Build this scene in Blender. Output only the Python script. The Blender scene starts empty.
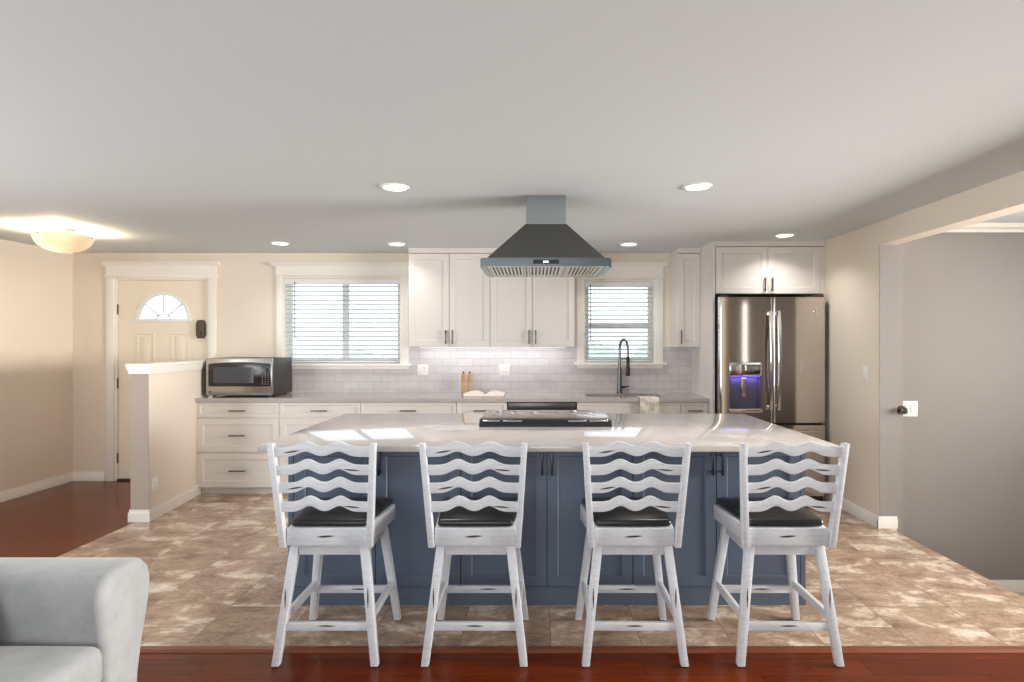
import bpy, bmesh, math, random
from mathutils import Vector, Matrix
random.seed(7)
S = bpy.context.scene
COL = S.collection
PI = math.pi

# ------------------------------------------------------------------ camera, world, light, exposure
cam_d = bpy.data.cameras.new('camera')
cam = bpy.data.objects.new('camera', cam_d); COL.objects.link(cam)
cam.location = (0, 0, 1.46); cam.rotation_euler = (PI/2, 0, 0)
cam_d.sensor_width = 36.0; cam_d.lens = 590.0/1024*36.0
cam_d.shift_x = -22.0/1024; cam_d.shift_y = 3.0/1024
cam_d.clip_start = 0.05
S.camera = cam

S.view_settings.view_transform = 'Standard'
S.view_settings.look = 'None'
S.view_settings.gamma = 1.0
S.view_settings.use_curve_mapping = False
S.view_settings.exposure = 0.22
S.cycles.max_bounces = 10
S.cycles.diffuse_bounces = 8
S.cycles.glossy_bounces = 5
S.cycles.transparent_max_bounces = 12
S.cycles.sample_clamp_indirect = 6.0
S.cycles.caustics_reflective = False
S.cycles.caustics_refractive = False
S.cycles.use_denoising = True

W = bpy.data.worlds.new('world'); S.world = W; W.use_nodes = True
wn = W.node_tree.nodes; wl = W.node_tree.links
bg = wn['Background']; bg.inputs['Color'].default_value = (0.92, 0.97, 1.0, 1); bg.inputs['Strength'].default_value = 2.0

def area(name, loc, rot, sx, sy, watts, col, shape='RECTANGLE', spread=PI):
    d = bpy.data.lights.new(name, 'AREA'); d.shape = shape; d.size = sx
    if shape in ('RECTANGLE', 'ELLIPSE'): d.size_y = sy
    d.energy = watts; d.color = col; d.spread = spread
    o = bpy.data.objects.new(name, d); COL.objects.link(o)
    o.location = loc; o.rotation_euler = rot
    return o
# added soft fill from the unseen living room behind the camera
area('added_fill_rear', (-1.1, -3.40, 1.42), (PI/2, 0, 0), 3.8, 1.75, 70, (0.93, 0.97, 1.0))
# added fill from the unseen left side of the living room
area('added_fill_side', (-4.86, 1.6, 1.40), (PI/2, 0, -PI/2), 2.2, 1.5, 90, (0.95, 0.98, 1.0))
# added narrow light for the streak mirrored in the left refrigerator door
area('added_streak_light', (3.5, 1.02, 1.45), (PI/2, 0, 0), .10, 1.4, 1.3, (1.0, 0.97, 0.94))
# added warm kitchen fill from the unseen side beyond the stairwell
area('added_fill_far', (6.22, 2.5, 1.45), (PI/2, 0, PI/2), 2.6, 1.4, 195, (1.0, 0.94, 0.87), 'RECTANGLE', 1.5)

# ------------------------------------------------------------------ materials
def lin(r, g, b):
    f = lambda c: (c/255/12.92) if c/255 <= .04045 else ((c/255+.055)/1.055)**2.4
    return (f(r), f(g), f(b), 1)
def M(name, rgb, rough=.5, metal=0.0, spec=.5, coat=0.0, emit=None, estr=0.0):
    m = bpy.data.materials.new(name); m.use_nodes = True
    p = m.node_tree.nodes['Principled BSDF']
    p.inputs['Base Color'].default_value = lin(*rgb)
    p.inputs['Roughness'].default_value = rough
    p.inputs['Metallic'].default_value = metal
    p.inputs['Specular IOR Level'].default_value = spec
    p.inputs['Coat Weight'].default_value = coat
    p.inputs['Coat Roughness'].default_value = .05
    if emit:
        p.inputs['Emission Color'].default_value = lin(*emit); p.inputs['Emission Strength'].default_value = estr
    return m
def nt(m): return m.node_tree.nodes, m.node_tree.links, m.node_tree.nodes['Principled BSDF']
def pos_node(n, l, scale=(1,1,1), kind='Object'):
    tc = n.new('ShaderNodeTexCoord'); mp = n.new('ShaderNodeMapping')
    mp.inputs['Scale'].default_value = scale
    l.new(tc.outputs[kind], mp.inputs['Vector'])
    return mp.outputs['Vector']
def noise(n, l, vec, scale, detail=4, rough=.55):
    t = n.new('ShaderNodeTexNoise'); t.inputs['Scale'].default_value = scale
    t.inputs['Detail'].default_value = detail; t.inputs['Roughness'].default_value = rough
    l.new(vec, t.inputs['Vector']); return t
def ramp(n, l, fac, stops):
    r = n.new('ShaderNodeValToRGB'); e = r.color_ramp.elements
    while len(e) > 1: e.remove(e[-1])
    e[0].position = stops[0][0]; e[0].color = stops[0][1]
    for p, c in stops[1:]:
        x = e.new(p); x.color = c
    l.new(fac, r.inputs['Fac']); return r.outputs['Color']
def mixc(n, l, mode, fac, a, b):
    x = n.new('ShaderNodeMix'); x.data_type = 'RGBA'; x.blend_type = mode
    for sock, v in ((x.inputs[0], fac), (x.inputs[6], a), (x.inputs[7], b)):
        if isinstance(v, (int, float, tuple)): sock.default_value = v
        else: l.new(v, sock)
    return x.outputs[2]
def bump(n, l, p, h, strength, dist=.002):
    b = n.new('ShaderNodeBump'); b.inputs['Strength'].default_value = strength; b.inputs['Distance'].default_value = dist
    l.new(h, b.inputs['Height']); l.new(b.outputs['Normal'], p.inputs['Normal'])
def painted(name, rgb, rough=.6, bs=.08, scale=220):
    m = M(name, rgb, rough); n, l, p = nt(m)
    t = noise(n, l, pos_node(n, l), scale, 2); bump(n, l, p, t.outputs['Fac'], bs, .001)
    return m

m_wall = painted('paint_beige', (229, 218, 203), .65)
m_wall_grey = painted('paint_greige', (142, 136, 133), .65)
m_wall_taupe = painted('taupe_shaded_end', (172, 160, 150), .65)  # taupe paint of the knee wall end, deepened to carry its shade
m_wall_dark = painted('wall_dark_for_reflection', (66, 58, 52), .7)  # unseen near wall made dark so the left refrigerator door mirrors shade
m_ceiling = painted('paint_ceiling', (212, 219, 222), .8, .05)
m_trim = M('trim_white', (238, 234, 227), .35)
m_door = M('door_cream', (236, 226, 208), .4)
m_cab = M('cabinet_offwhite', (220, 215, 210), .38)
m_blue = M('cabinet_slate_blue', (84, 96, 114), .38)
m_pull = M('pull_nickel', (112, 102, 94), .32, .9)
m_pull_dark = M('pull_graphite', (70, 70, 74), .3, .9)
m_black = M('black_plastic', (18, 18, 20), .35)
m_blackgl = M('black_glass', (14, 15, 19), .2, 0, .6)
m_steel = M('stainless', (176, 172, 168), .26, 1.0)
m_steel_dark = M('stainless_dark', (120, 118, 114), .3, 1.0)
m_hood = M('hood_steel', (112, 112, 110), .34, 1.0)
m_chim = M('hood_chimney_polished', (176, 182, 186), .06, 1.0)
m_rim = M('hood_rim', (118, 126, 130), .2, 1.0)
m_baffle = M('baffle_steel', (215, 210, 200), .3, .6)
m_fridge = M('fridge_stainless', (204, 196, 189), .085, 1.0)
m_handle = M('fridge_handle', (205, 200, 196), .22, 1.0)
m_dark_side = M('fridge_side', (52, 50, 50), .5)
m_chrome = M('chrome', (215, 218, 220), .08, 1.0)
m_purple = M('dispenser_glow', (70, 60, 120), .4, 0, .5, 0, (96, 70, 235), 1.6)
m_cav = M('dispenser_cavity', (86, 84, 96), .3)
m_slat = M('blind_slat', (216, 220, 218), .45)
m_vinyl = M('vinyl_white', (235, 238, 240), .4)
m_plate = M('plastic_white', (240, 238, 234), .4)
m_slot = M('outlet_slot', (120, 116, 112), .5)
m_bronze = M('bronze', (88, 74, 60), .4, .8)
m_brownpl = M('keypad_dark_brown', (72, 58, 46), .45)
m_cush = M('black_vinyl', (26, 26, 27), .32)
m_mark = M('worn_wood', (70, 58, 50), .7)
m_paper = M('page_paper', (244, 238, 230), .7)
m_cover = M('book_cover', (176, 98, 78), .6)
m_lamp_lens = M('lamp_lens', (255, 250, 240), .5, 0, .5, 0, (255, 244, 226), 4.0)
m_bowl = bpy.data.materials.new('lamp_bowl_glass'); m_bowl.use_nodes = True
n = m_bowl.node_tree.nodes; l = m_bowl.node_tree.links; n.remove(n['Principled BSDF'])
a_ = n.new('ShaderNodeBsdfTranslucent'); a_.inputs['Color'].default_value = (.27, .26, .24, 1)
b_ = n.new('ShaderNodeBsdfDiffuse'); b_.inputs['Color'].default_value = (.5, .47, .42, 1)
x_ = n.new('ShaderNodeMixShader'); x_.inputs[0].default_value = .3
l.new(a_.outputs[0], x_.inputs[1]); l.new(b_.outputs[0], x_.inputs[2]); l.new(x_.outputs[0], n['Material Output'].inputs['Surface'])
m_led = M('under_cabinet_led', (255, 250, 250), .5, 0, .5, 0, (250, 244, 255), 3.0)
m_digit = M('display_digits', (235, 240, 245), .5, 0, .5, 0, (235, 242, 250), 2.0)
m_hose = M('faucet_hose', (120, 126, 130), .3, .9)
m_faucet = M('faucet_gunmetal', (104, 108, 112), .28, .9)
m_lawn = M('lawn', (196, 204, 194), .9)
m_hedge = M('hedge_leaves', (196, 204, 196), .9)
m_beigefloor = painted('landing_carpet', (205, 190, 170), .9, .5, 300)

# quartz tops
m_quartz = M('quartz_white', (226, 224, 220), .07, 0, .5)
n, l, p = nt(m_quartz)
t = noise(n, l, pos_node(n, l), 3.2, 6)
l.new(ramp(n, l, t.outputs['Fac'], [(.35, lin(172, 168, 166)), (.6, lin(183, 179, 177))]), p.inputs['Base Color'])

# stool paint: white with faint grey brushing along the grain
m_stool = M('stool_distressed_white', (218, 219, 218), .5)
n, l, p = nt(m_stool)
t = noise(n, l, pos_node(n, l, (6, 30, 30)), 3.0, 5, .65)
l.new(ramp(n, l, t.outputs['Fac'], [(.25, lin(196, 200, 205)), (.5, lin(212, 217, 222)), (.75, lin(220, 225, 230))]), p.inputs['Base Color'])

# subway tile
m_tile = M('subway_tile', (230, 226, 222), .16)
n, l, p = nt(m_tile)
tc = n.new('ShaderNodeTexCoord'); sx = n.new('ShaderNodeSeparateXYZ'); cb = n.new('ShaderNodeCombineXYZ')
l.new(tc.outputs['Object'], sx.inputs[0]); l.new(sx.outputs['X'], cb.inputs['X']); l.new(sx.outputs['Z'], cb.inputs['Y'])
br = n.new('ShaderNodeTexBrick'); l.new(cb.outputs[0], br.inputs['Vector'])
br.inputs['Scale'].default_value = 1; br.inputs['Brick Width'].default_value = .163; br.inputs['Row Height'].default_value = .0815
br.inputs['Mortar Size'].default_value = .0022; br.inputs['Mortar Smooth'].default_value = .3
br.inputs['Color1'].default_value = lin(204, 199, 199); br.inputs['Color2'].default_value = lin(195, 190, 189)
br.inputs['Mortar'].default_value = lin(166, 160, 158)
l.new(br.outputs['Color'], p.inputs['Base Color'])
inv = n.new('ShaderNodeMath'); inv.operation = 'SUBTRACT'; inv.inputs[0].default_value = 1; l.new(br.outputs['Fac'], inv.inputs[1])
bump(n, l, p, inv.outputs[0], .4, .002)

# stone floor tile
m_floor = M('stone_floor_tile', (170, 145, 120), .25)
n, l, p = nt(m_floor)
tc = n.new('ShaderNodeTexCoord'); sx = n.new('ShaderNodeSeparateXYZ'); l.new(tc.outputs['Object'], sx.inputs[0])
def addc(sock, v):
    a = n.new('ShaderNodeMath'); a.operation = 'ADD'; l.new(sock, a.inputs[0]); a.inputs[1].default_value = v; return a.outputs[0]
cb = n.new('ShaderNodeCombineXYZ'); l.new(addc(sx.outputs['Y'], -3.04+4.8), cb.inputs['X']); l.new(addc(sx.outputs['X'], 1.69+4.43), cb.inputs['Y'])
br = n.new('ShaderNodeTexBrick'); l.new(cb.outputs[0], br.inputs['Vector'])
br.inputs['Scale'].default_value = 1; br.inputs['Brick Width'].default_value = .48; br.inputs['Row Height'].default_value = .443
br.inputs['Mortar Size'].default_value = .0028; br.inputs['Mortar Smooth'].default_value = .2
br.inputs['Color1'].default_value = (0, 0, 0, 1); br.inputs['Color2'].default_value = (1, 1, 1, 1); br.inputs['Mortar'].default_value = (.5, .5, .5, 1)
ofs = n.new('ShaderNodeVectorMath'); ofs.operation = 'MULTIPLY_ADD'
l.new(br.outputs['Color'], ofs.inputs[0]); ofs.inputs[1].default_value = (5.0, 3.0, 2.0); l.new(tc.outputs['Object'], ofs.inputs[2])
mp = n.new('ShaderNodeMapping'); mp.inputs['Scale'].default_value = (1.0, 1.5, 1); l.new(ofs.outputs[0], mp.inputs['Vector'])
t1 = noise(n, l, mp.outputs['Vector'], 3.4, 10, .68); t1.inputs['Distortion'].default_value = .35
c1 = ramp(n, l, t1.outputs['Fac'], [(.28, lin(112, 88, 70)), (.41, lin(156, 130, 109)), (.53, lin(179, 154, 132)), (.575, lin(208, 189, 168)), (.66, lin(230, 217, 202))])
t2 = noise(n, l, mp.outputs['Vector'], 14, 6, .7)
t3 = noise(n, l, mp.outputs['Vector'], 34, 8, .72)
c1 = mixc(n, l, 'MULTIPLY', .55, c1, ramp(n, l, t3.outputs['Fac'], [(.36, (.62, .55, .49, 1)), (.52, (1, 1, 1, 1)), (.66, (1.16, 1.14, 1.1, 1))]))
c2 = mixc(n, l, 'MULTIPLY', .45, c1, ramp(n, l, t2.outputs['Fac'], [(.3, (.55, .5, .46, 1)), (.6, (1, 1, 1, 1))]))
c3 = mixc(n, l, 'MIX', br.outputs['Fac'], c2, lin(132, 110, 92))
l.new(c3, p.inputs['Base Color'])
l.new(ramp(n, l, t2.outputs['Fac'], [(.3, (.13, .13, .13, 1)), (.7, (.25, .25, .25, 1))]), p.inputs['Roughness'])
inv = n.new('ShaderNodeMath'); inv.operation = 'SUBTRACT'; inv.inputs[0].default_value = 1; l.new(br.outputs['Fac'], inv.inputs[1])
bump(n, l, p, inv.outputs[0], .35, .002)

# wood plank floor
m_wood = M('cherry_plank_floor', (110, 50, 28), .2, 0, .2)
n, l, p = nt(m_wood)
vec = pos_node(n, l)
br = n.new('ShaderNodeTexBrick'); l.new(vec, br.inputs['Vector'])
br.inputs['Scale'].default_value = 1; br.inputs['Brick Width'].default_value = 1.0; br.inputs['Row Height'].default_value = .13
br.inputs['Mortar Size'].default_value = .0012; br.inputs['Mortar Smooth'].default_value = .4
br.inputs['Color1'].default_value = lin(108, 44, 7); br.inputs['Color2'].default_value = lin(92, 35, 5); br.inputs['Mortar'].default_value = lin(60, 26, 14)
g = noise(n, l, pos_node(n, l, (1.2, 16, 1)), 2.5, 6, .6)
c = mixc(n, l, 'MULTIPLY', .7, br.outputs['Color'], ramp(n, l, g.outputs['Fac'], [(.3, (.62, .55, .5, 1)), (.7, (1.1, 1.05, 1, 1))]))
l.new(c, p.inputs['Base Color'])
m_strip = M('transition_strip_wood', (120, 62, 38), .3)

# sofa fabric
m_sofa = M('sofa_fabric', (196, 194, 188), .95)
n, l, p = nt(m_sofa)
t = noise(n, l, pos_node(n, l, (1, 1, 1)), 9, 6, .7)
l.new(ramp(n, l, t.outputs['Fac'], [(.3, lin(146, 149, 151)), (.65, lin(165, 167, 168))]), p.inputs['Base Color'])
t = noise(n, l, pos_node(n, l, (1, 1, .35)), 420, 2); bump(n, l, p, t.outputs['Fac'], .5, .002)
p.inputs['Sheen Weight'].default_value = .3

# towel
m_towel = M('towel_linen', (228, 222, 210), .95)
n, l, p = nt(m_towel)
t = noise(n, l, pos_node(n, l), 24, 4)
l.new(ramp(n, l, t.outputs['Fac'], [(.42, lin(196, 186, 170)), (.55, lin(230, 224, 213))]), p.inputs['Base Color'])
# turned wood
m_mill = M('mill_wood', (196, 158, 116), .45)
n, l, p = nt(m_mill)
t = noise(n, l, pos_node(n, l, (40, 40, 6)), 3, 4)
l.new(ramp(n, l, t.outputs['Fac'], [(.3, lin(168, 128, 90)), (.7, lin(212, 176, 134))]), p.inputs['Base Color'])

# window glass: clear sheet with a faint reflection
m_glass = bpy.data.materials.new('window_glass'); m_glass.use_nodes = True
n = m_glass.node_tree.nodes; l = m_glass.node_tree.links
n.remove(n['Principled BSDF'])
tr = n.new('ShaderNodeBsdfTransparent'); tr.inputs['Color'].default_value = (.95, .98, 1, 1)
gl = n.new('ShaderNodeBsdfGlossy'); gl.inputs['Roughness'].default_value = .02
fr = n.new('ShaderNodeFresnel'); fr.inputs['IOR'].default_value = 1.35
mx = n.new('ShaderNodeMixShader'); l.new(fr.outputs[0], mx.inputs[0]); l.new(tr.outputs[0], mx.inputs[1]); l.new(gl.outputs[0], mx.inputs[2])
l.new(mx.outputs[0], n['Material Output'].inputs['Surface'])

# ------------------------------------------------------------------ mesh helpers
def box(bm, x0, x1, y0, y1, z0, z1, mi=0, bev=0.0, seg=2):
    b = bmesh.new()
    vs = [b.verts.new(c) for c in ((x0,y0,z0),(x1,y0,z0),(x1,y1,z0),(x0,y1,z0),(x0,y0,z1),(x1,y0,z1),(x1,y1,z1),(x0,y1,z1))]
    for f in ((3,2,1,0),(4,5,6,7),(0,1,5,4),(1,2,6,5),(2,3,7,6),(3,0,4,7)):
        b.faces.new([vs[i] for i in f])
    if bev: bmesh.ops.bevel(b, geom=b.edges[:], offset=bev, segments=seg, affect='EDGES', profile=.5)
    merge(bm, b, mi)
def merge(bm, b, mi=None, mat=None):
    if mat: bmesh.ops.transform(b, matrix=mat, verts=b.verts[:])
    if mi is not None:
        for f in b.faces: f.material_index = mi
    me = bpy.data.meshes.new('t'); b.to_mesh(me); b.free(); bm.from_mesh(me); bpy.data.meshes.remove(me)
def prism(bm, pts, axis, a0, a1, mi=0, bev=0.0, seg=2):
    """pts: 2-D outline; axis x -> (y,z), y -> (x,z), z -> (x,y)."""
    b = bmesh.new()
    def P(u, v, a): return {'x': (a,u,v), 'y': (u,a,v), 'z': (u,v,a)}[axis]
    A = [b.verts.new(P(u,v,a0)) for u, v in pts]; B = [b.verts.new(P(u,v,a1)) for u, v in pts]
    b.faces.new(A); b.faces.new(B[::-1])
    k = len(pts)
    for i in range(k): b.faces.new((A[i], B[i], B[(i+1)%k], A[(i+1)%k]))
    bmesh.ops.recalc_face_normals(b, faces=b.faces[:])
    if bev:
        es = [e for e in b.edges if len(e.link_faces)==2 and e.calc_face_angle(0) > .7]
        bmesh.ops.bevel(b, geom=es, offset=bev, segments=seg, affect='EDGES', profile=.5, clamp_overlap=True)
    merge(bm, b, mi)
def tube(bm, pts, r, seg=12, cap=True, mi=0):
    b = bmesh.new(); pts = [Vector(q) for q in pts]; rings = []
    rr = r if isinstance(r, (list, tuple)) else [r]*len(pts)
    up = None
    for i, q in enumerate(pts):
        d = (pts[min(i+1, len(pts)-1)] - pts[max(i-1, 0)]).normalized()
        if up is None:
            up = Vector((0,0,1)) if abs(d.z) < .9 else Vector((1,0,0))
        a = d.cross(up).normalized(); c = a.cross(d).normalized(); up = c
        rings.append([b.verts.new(q + a*rr[i]*math.cos(2*PI*k/seg) + c*rr[i]*math.sin(2*PI*k/seg)) for k in range(seg)])
    for i in range(len(rings)-1):
        for k in range(seg):
            b.faces.new((rings[i][k], rings[i][(k+1)%seg], rings[i+1][(k+1)%seg], rings[i+1][k]))
    if cap: b.faces.new(rings[0][::-1]); b.faces.new(rings[-1])
    bmesh.ops.recalc_face_normals(b, faces=b.faces[:])
    merge(bm, b, mi)
def lathe(bm, prof, c=(0,0,0), seg=32, axis='z', mi=0, cap=True):
    b = bmesh.new(); rings = []
    for r, h in prof:
        ring = []
        for k in range(seg):
            a = 2*PI*k/seg; u, v = r*math.cos(a), r*math.sin(a)
            ring.append(b.verts.new((c[0]+u, c[1]+v, c[2]+h) if axis == 'z' else ((c[0]+u, c[1]+h, c[2]+v) if axis == 'y' else (c[0]+h, c[1]+u, c[2]+v))))
        rings.append(ring)
    for i in range(len(rings)-1):
        for k in range(seg): b.faces.new((rings[i][k], rings[i][(k+1)%seg], rings[i+1][(k+1)%seg], rings[i+1][k]))
    if cap and prof[0][0] > 1e-6: b.faces.new(rings[0][::-1])
    if cap and prof[-1][0] > 1e-6: b.faces.new(rings[-1])
    bmesh.ops.remove_doubles(b, verts=b.verts[:], dist=1e-6)
    bmesh.ops.recalc_face_normals(b, faces=b.faces[:])
    merge(bm, b, mi)
def sweep(bm, p0, p1, w0, d0, w1, d1, mi=0, bev=.003):
    """tapering square bar from p0 to p1 (ends level), widths along x, depths along y"""
    b = bmesh.new()
    def ring(q, w, d): return [b.verts.new((q[0]+sx*w/2, q[1]+sy*d/2, q[2])) for sx, sy in ((-1,-1),(1,-1),(1,1),(-1,1))]
    A, B = ring(p0, w0, d0), ring(p1, w1, d1)
    b.faces.new(A[::-1]); b.faces.new(B)
    for i in range(4): b.faces.new((A[i], A[(i+1)%4], B[(i+1)%4], B[i]))
    bmesh.ops.recalc_face_normals(b, faces=b.faces[:])
    if bev: bmesh.ops.bevel(b, geom=b.edges[:], offset=bev, segments=2, affect='EDGES', profile=.5)
    merge(bm, b, mi)
def bar(bm, p0, p1, w, h, mi=0, bev=.002):
    """box bar between two points; w horizontal thickness, h vertical height"""
    p0, p1 = Vector(p0), Vector(p1); d = p1-p0; L = d.length; d.normalize()
    side = d.cross(Vector((0,0,1))).normalized(); up = side.cross(d)
    b = bmesh.new()
    vs = []
    for q in (p0, p1):
        for a, c in ((-1,-1),(1,-1),(1,1),(-1,1)): vs.append(b.verts.new(q + side*a*w/2 + up*c*h/2))
    for f in ((3,2,1,0),(4,5,6,7),(0,1,5,4),(1,2,6,5),(2,3,7,6),(3,0,4,7)): b.faces.new([vs[i] for i in f])
    bmesh.ops.recalc_face_normals(b, faces=b.faces[:])
    if bev: bmesh.ops.bevel(b, geom=b.edges[:], offset=bev, segments=2, affect='EDGES', profile=.5)
    merge(bm, b, mi)

def obj(name, bm, mats, parent=None, smooth=35):
    """bm in world coordinates (or the root's frame when the root sits at the origin) -> ONE mesh object"""
    org = Vector((0,0,0))
    if parent is not None:
        r = parent
        while r.parent: r = r.parent
        org = Vector(r['_org']) if '_org' in r else Vector(r.location)
    bmesh.ops.translate(bm, vec=-org, verts=bm.verts[:])
    me = bpy.data.meshes.new(name); bm.to_mesh(me); bm.free()
    for m in (mats if isinstance(mats, (list, tuple)) else [mats]): me.materials.append(m)
    if smooth:
        me.shade_smooth(); me.set_sharp_from_angle(angle=math.radians(smooth))
    o = bpy.data.objects.new(name, me); COL.objects.link(o)
    if parent is not None: o.parent = parent
    return o
def B(): return bmesh.new()
def bx(name, mats, parent, *a, **k):
    b = B(); box(b, *a, **k); return obj(name, b, mats, parent)
def tag(o, label, cat, group=None):
    o['label'] = label; o['category'] = cat
    if group: o['group'] = group
    return o
def thing(name, label, cat, loc=(0,0,0), group=None):
    o = bpy.data.objects.new(name, None); COL.objects.link(o); o.location = loc; o.empty_display_size = .1
    return tag(o, label, cat, group)
def struct(name, bm, mats, parent=None):
    o = obj(name, bm, mats, parent)
    if parent is None: o['kind'] = 'structure'
    return o
def struct_root(name, loc=(0,0,0)):
    o = bpy.data.objects.new(name, None); COL.objects.link(o); o.location = loc; o['kind'] = 'structure'; return o
def wall_y(bm, x0, x1, z0, z1, y0, y1, holes):
    """wall across x with rectangular holes (hx0,hx1,hz0,hz1)"""
    xs = sorted({x0, x1, *[h[0] for h in holes], *[h[1] for h in holes]})
    for a, c in zip(xs, xs[1:]):
        cuts = sorted([(h[2], h[3]) for h in holes if h[0] <= a+1e-6 and h[1] >= c-1e-6])
        z = z0
        for p0, p1 in cuts:
            if p0 > z+1e-6: box(bm, a, c, y0, y1, z, p0)
            z = p1
        if z < z1-1e-6: box(bm, a, c, y0, y1, z, z1)
def wall_x(bm, y0, y1, z0, z1, x0, x1, holes):
    b = B(); wall_y(b, y0, y1, z0, z1, x0, x1, holes)
    merge(bm, b, 0, Matrix(((0,1,0,0),(1,0,0,0),(0,0,1,0),(0,0,0,1))))
    bmesh.ops.recalc_face_normals(bm, faces=bm.faces[:])

# ------------------------------------------------------------------ room shell
XL, XR, YB, YR, ZC = -4.925, 2.735, 6.30, -3.5, 2.43
KX = lambda y: -3.166 - .105*(y-4.85)            # slanting face of the knee wall
# floors
b = B(); box(b, -3.27, 2.82, 2.84, 6.30, -.10, 0); struct('floor', b, m_floor)
b = B(); box(b, XL, -3.27, 2.79, 6.30, -.10, 0); box(b, XL, 2.82, YR, 2.79, -.10, 0); struct('floor_wood', b, m_wood)
b = B(); prism(b, [(2.785, -.02), (2.845, -.02), (2.845, .004), (2.835, .008), (2.80, .011), (2.785, .002)], 'x', -3.27, 2.82, bev=0); struct('trim_1', b, m_strip)
b = B(); box(b, 2.88, 6.4, 1.0, 4.95, -.65, -.55); struct('floor_landing', b, m_beigefloor)
b = B(); box(b, 2.78, 2.88, 1.0, 4.75, -.55, -.10); struct('wall_stair_side', b, m_wall_grey)
# ceiling
b = B(); box(b, XL-.15, 6.5, YR-.15, YB+.15, ZC, ZC+.12); struct('ceiling', b, m_ceiling)
# back wall with door and two windows
W1 = (-2.68, -1.42, 1.255, 2.175); W2 = (.535, 1.29, 1.265, 2.145); D1 = (-4.475, -3.465, 0.0, 2.165)
b = B(); wall_y(b, XL-.15, 6.4, -.1, ZC, YB, YB+.14, [W1, W2, D1]); struct('wall_back', b, m_wall)
# left wall with an out-of-view opening added for the side fill
b = B(); wall_x(b, YR, YB, -.1, ZC, XL-.14, XL, [(.5, 2.7, .6, 2.2)]); struct('wall_left', b, m_wall)
# rear wall (living room), unseen, with a wide opening added for the fill
b = B(); wall_y(b, XL-.15, 6.4, -.1, ZC, YR-.14, YR, [(-3.05, .85, .52, 2.32)]); struct('wall_rear', b, m_wall)
# right wall: solid by the kitchen, wide opening with a header, solid again behind the camera
b = B()
box(b, XR, XR+.143, 4.68, YB, -.1, ZC)
box(b, XR, XR+.143, 1.2, 4.68, 2.245, ZC)
box(b, XR, XR+.143, YR, 1.2, -.1, ZC)
struct('wall_right', b, m_wall)
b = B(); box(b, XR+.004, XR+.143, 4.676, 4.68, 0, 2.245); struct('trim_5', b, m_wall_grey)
# stairwell beyond the opening
b = B(); box(b, 2.878, 6.4, 4.79, 4.9, -.65, ZC); struct('wall_stairwell', b, m_wall_grey)
b = B(); box(b, 2.79, 2.93, 4.685, 4.789, -.6, 2.244); struct('trim_2', b, m_wall_grey)
b = B(); box(b, 6.3, 6.4, 1.0, 4.9, -.65, ZC); struct('wall_stairwell_far', b, m_wall_grey)
b = B(); box(b, 2.88, 6.4, .9, 1.0, -.65, ZC); struct('wall_stairwell_near', b, m_wall_dark)
b = B(); prism(b, [(4.79, 2.43), (4.72, 2.43), (4.735, 2.40), (4.765, 2.385), (4.775, 2.365), (4.79, 2.365)], 'x', 2.93, 6.3); struct('trim_3', b, m_trim)

def base_prof(y, s, h=.095, t=.014):
    return [(y, 0), (y - s*t, 0), (y - s*t, h*.68), (y - s*t*.55, h*.82), (y - s*t*.4, h), (y, h)]
b = B(); prism(b, base_prof(YB, 1), 'x', XL, -4.58); struct('baseboard_back', b, m_trim)
b = B(); prism(b, base_prof(XL, -1), 'y', YR, YB); struct('baseboard_left', b, m_trim)
b = B(); prism(b, base_prof(XR, 1), 'y', 4.665, 5.40); struct('baseboard_right', b, m_trim)
b = B(); prism(b, base_prof(4.68, 1), 'x', XR-.014, XR+.143); struct('baseboard_jamb', b, m_trim)
b = B(); prism(b, [(y, z-.55) for y, z in base_prof(4.79, 1)], 'x', 2.93, 6.3); struct('baseboard_stairwell', b, m_trim)

# knee wall between entry and kitchen
b = B()
prism(b, [(KX(4.85), 4.85), (KX(5.95), 5.95), (KX(5.95)-.148, 5.95), (KX(4.85)-.148, 4.85)], 'z', 0, 1.215)
struct('wall_knee', b, m_wall)
b = B(); prism(b, [(KX(4.85)-.001, 4.8465), (KX(4.85)-.001, 4.85), (KX(4.85)-.148, 4.85), (KX(4.85)-.148, 4.8465)], 'z', .098, 1.215); struct('wall_knee_end', b, m_wall_taupe)  # thin sheet added on the end face: taupe paint with shade mixed in
def kpoly(e, y0=4.85, y1=5.95): return [(KX(y0)+e, y0-e), (KX(y1)+e, y1), (KX(y1)-.148-e, y1), (KX(y0)-.148-e, y0-e)]
b = B()
prism(b, kpoly(.014), 'z', 1.215, 1.245); prism(b, kpoly(.022), 'z', 1.245, 1.272); prism(b, kpoly(.03), 'z', 1.272, 1.298, bev=.003)
struct('trim_4', b, m_trim)
b = B(); prism(b, kpoly(.015, y1=5.75), 'z', 0, .075); prism(b, kpoly(.009, y1=5.75), 'z', .075, .098); struct('baseboard_knee', b, m_trim)

# ------------------------------------------------------------------ front door in the back wall
d = struct_root('door_1', (-3.97, YB, 0))
b = B()
box(b, -4.555, -4.475, YB-.022, YB, 0, 2.165, bev=.003); box(b, -3.465, -3.385, YB-.022, YB, 0, 2.165, bev=.003)
obj('door_casing', b, m_trim, d)
b = B()
box(b, -4.575, -3.365, YB-.03, YB, 2.165, 2.19, bev=.003); box(b, -4.555, -3.385, YB-.024, YB, 2.19, 2.295)
prism(b, [(YB, 2.295), (YB-.03, 2.295), (YB-.045, 2.315), (YB-.055, 2.322), (YB-.055, 2.335), (YB, 2.335)], 'x', -4.59, -3.35)
obj('door_header', b, m_trim, d)
b = B(); box(b, -4.475, -4.455, YB, YB+.14, 0, 2.165); box(b, -3.485, -3.465, YB, YB+.14, 0, 2.165); box(b, -4.455, -3.485, YB, YB+.14, 2.145, 2.165)
obj('door_jamb', b, m_trim, d)
bx('door_threshold', m_bronze, d, -4.455, -3.485, YB, YB+.14, 0, .018)
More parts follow.
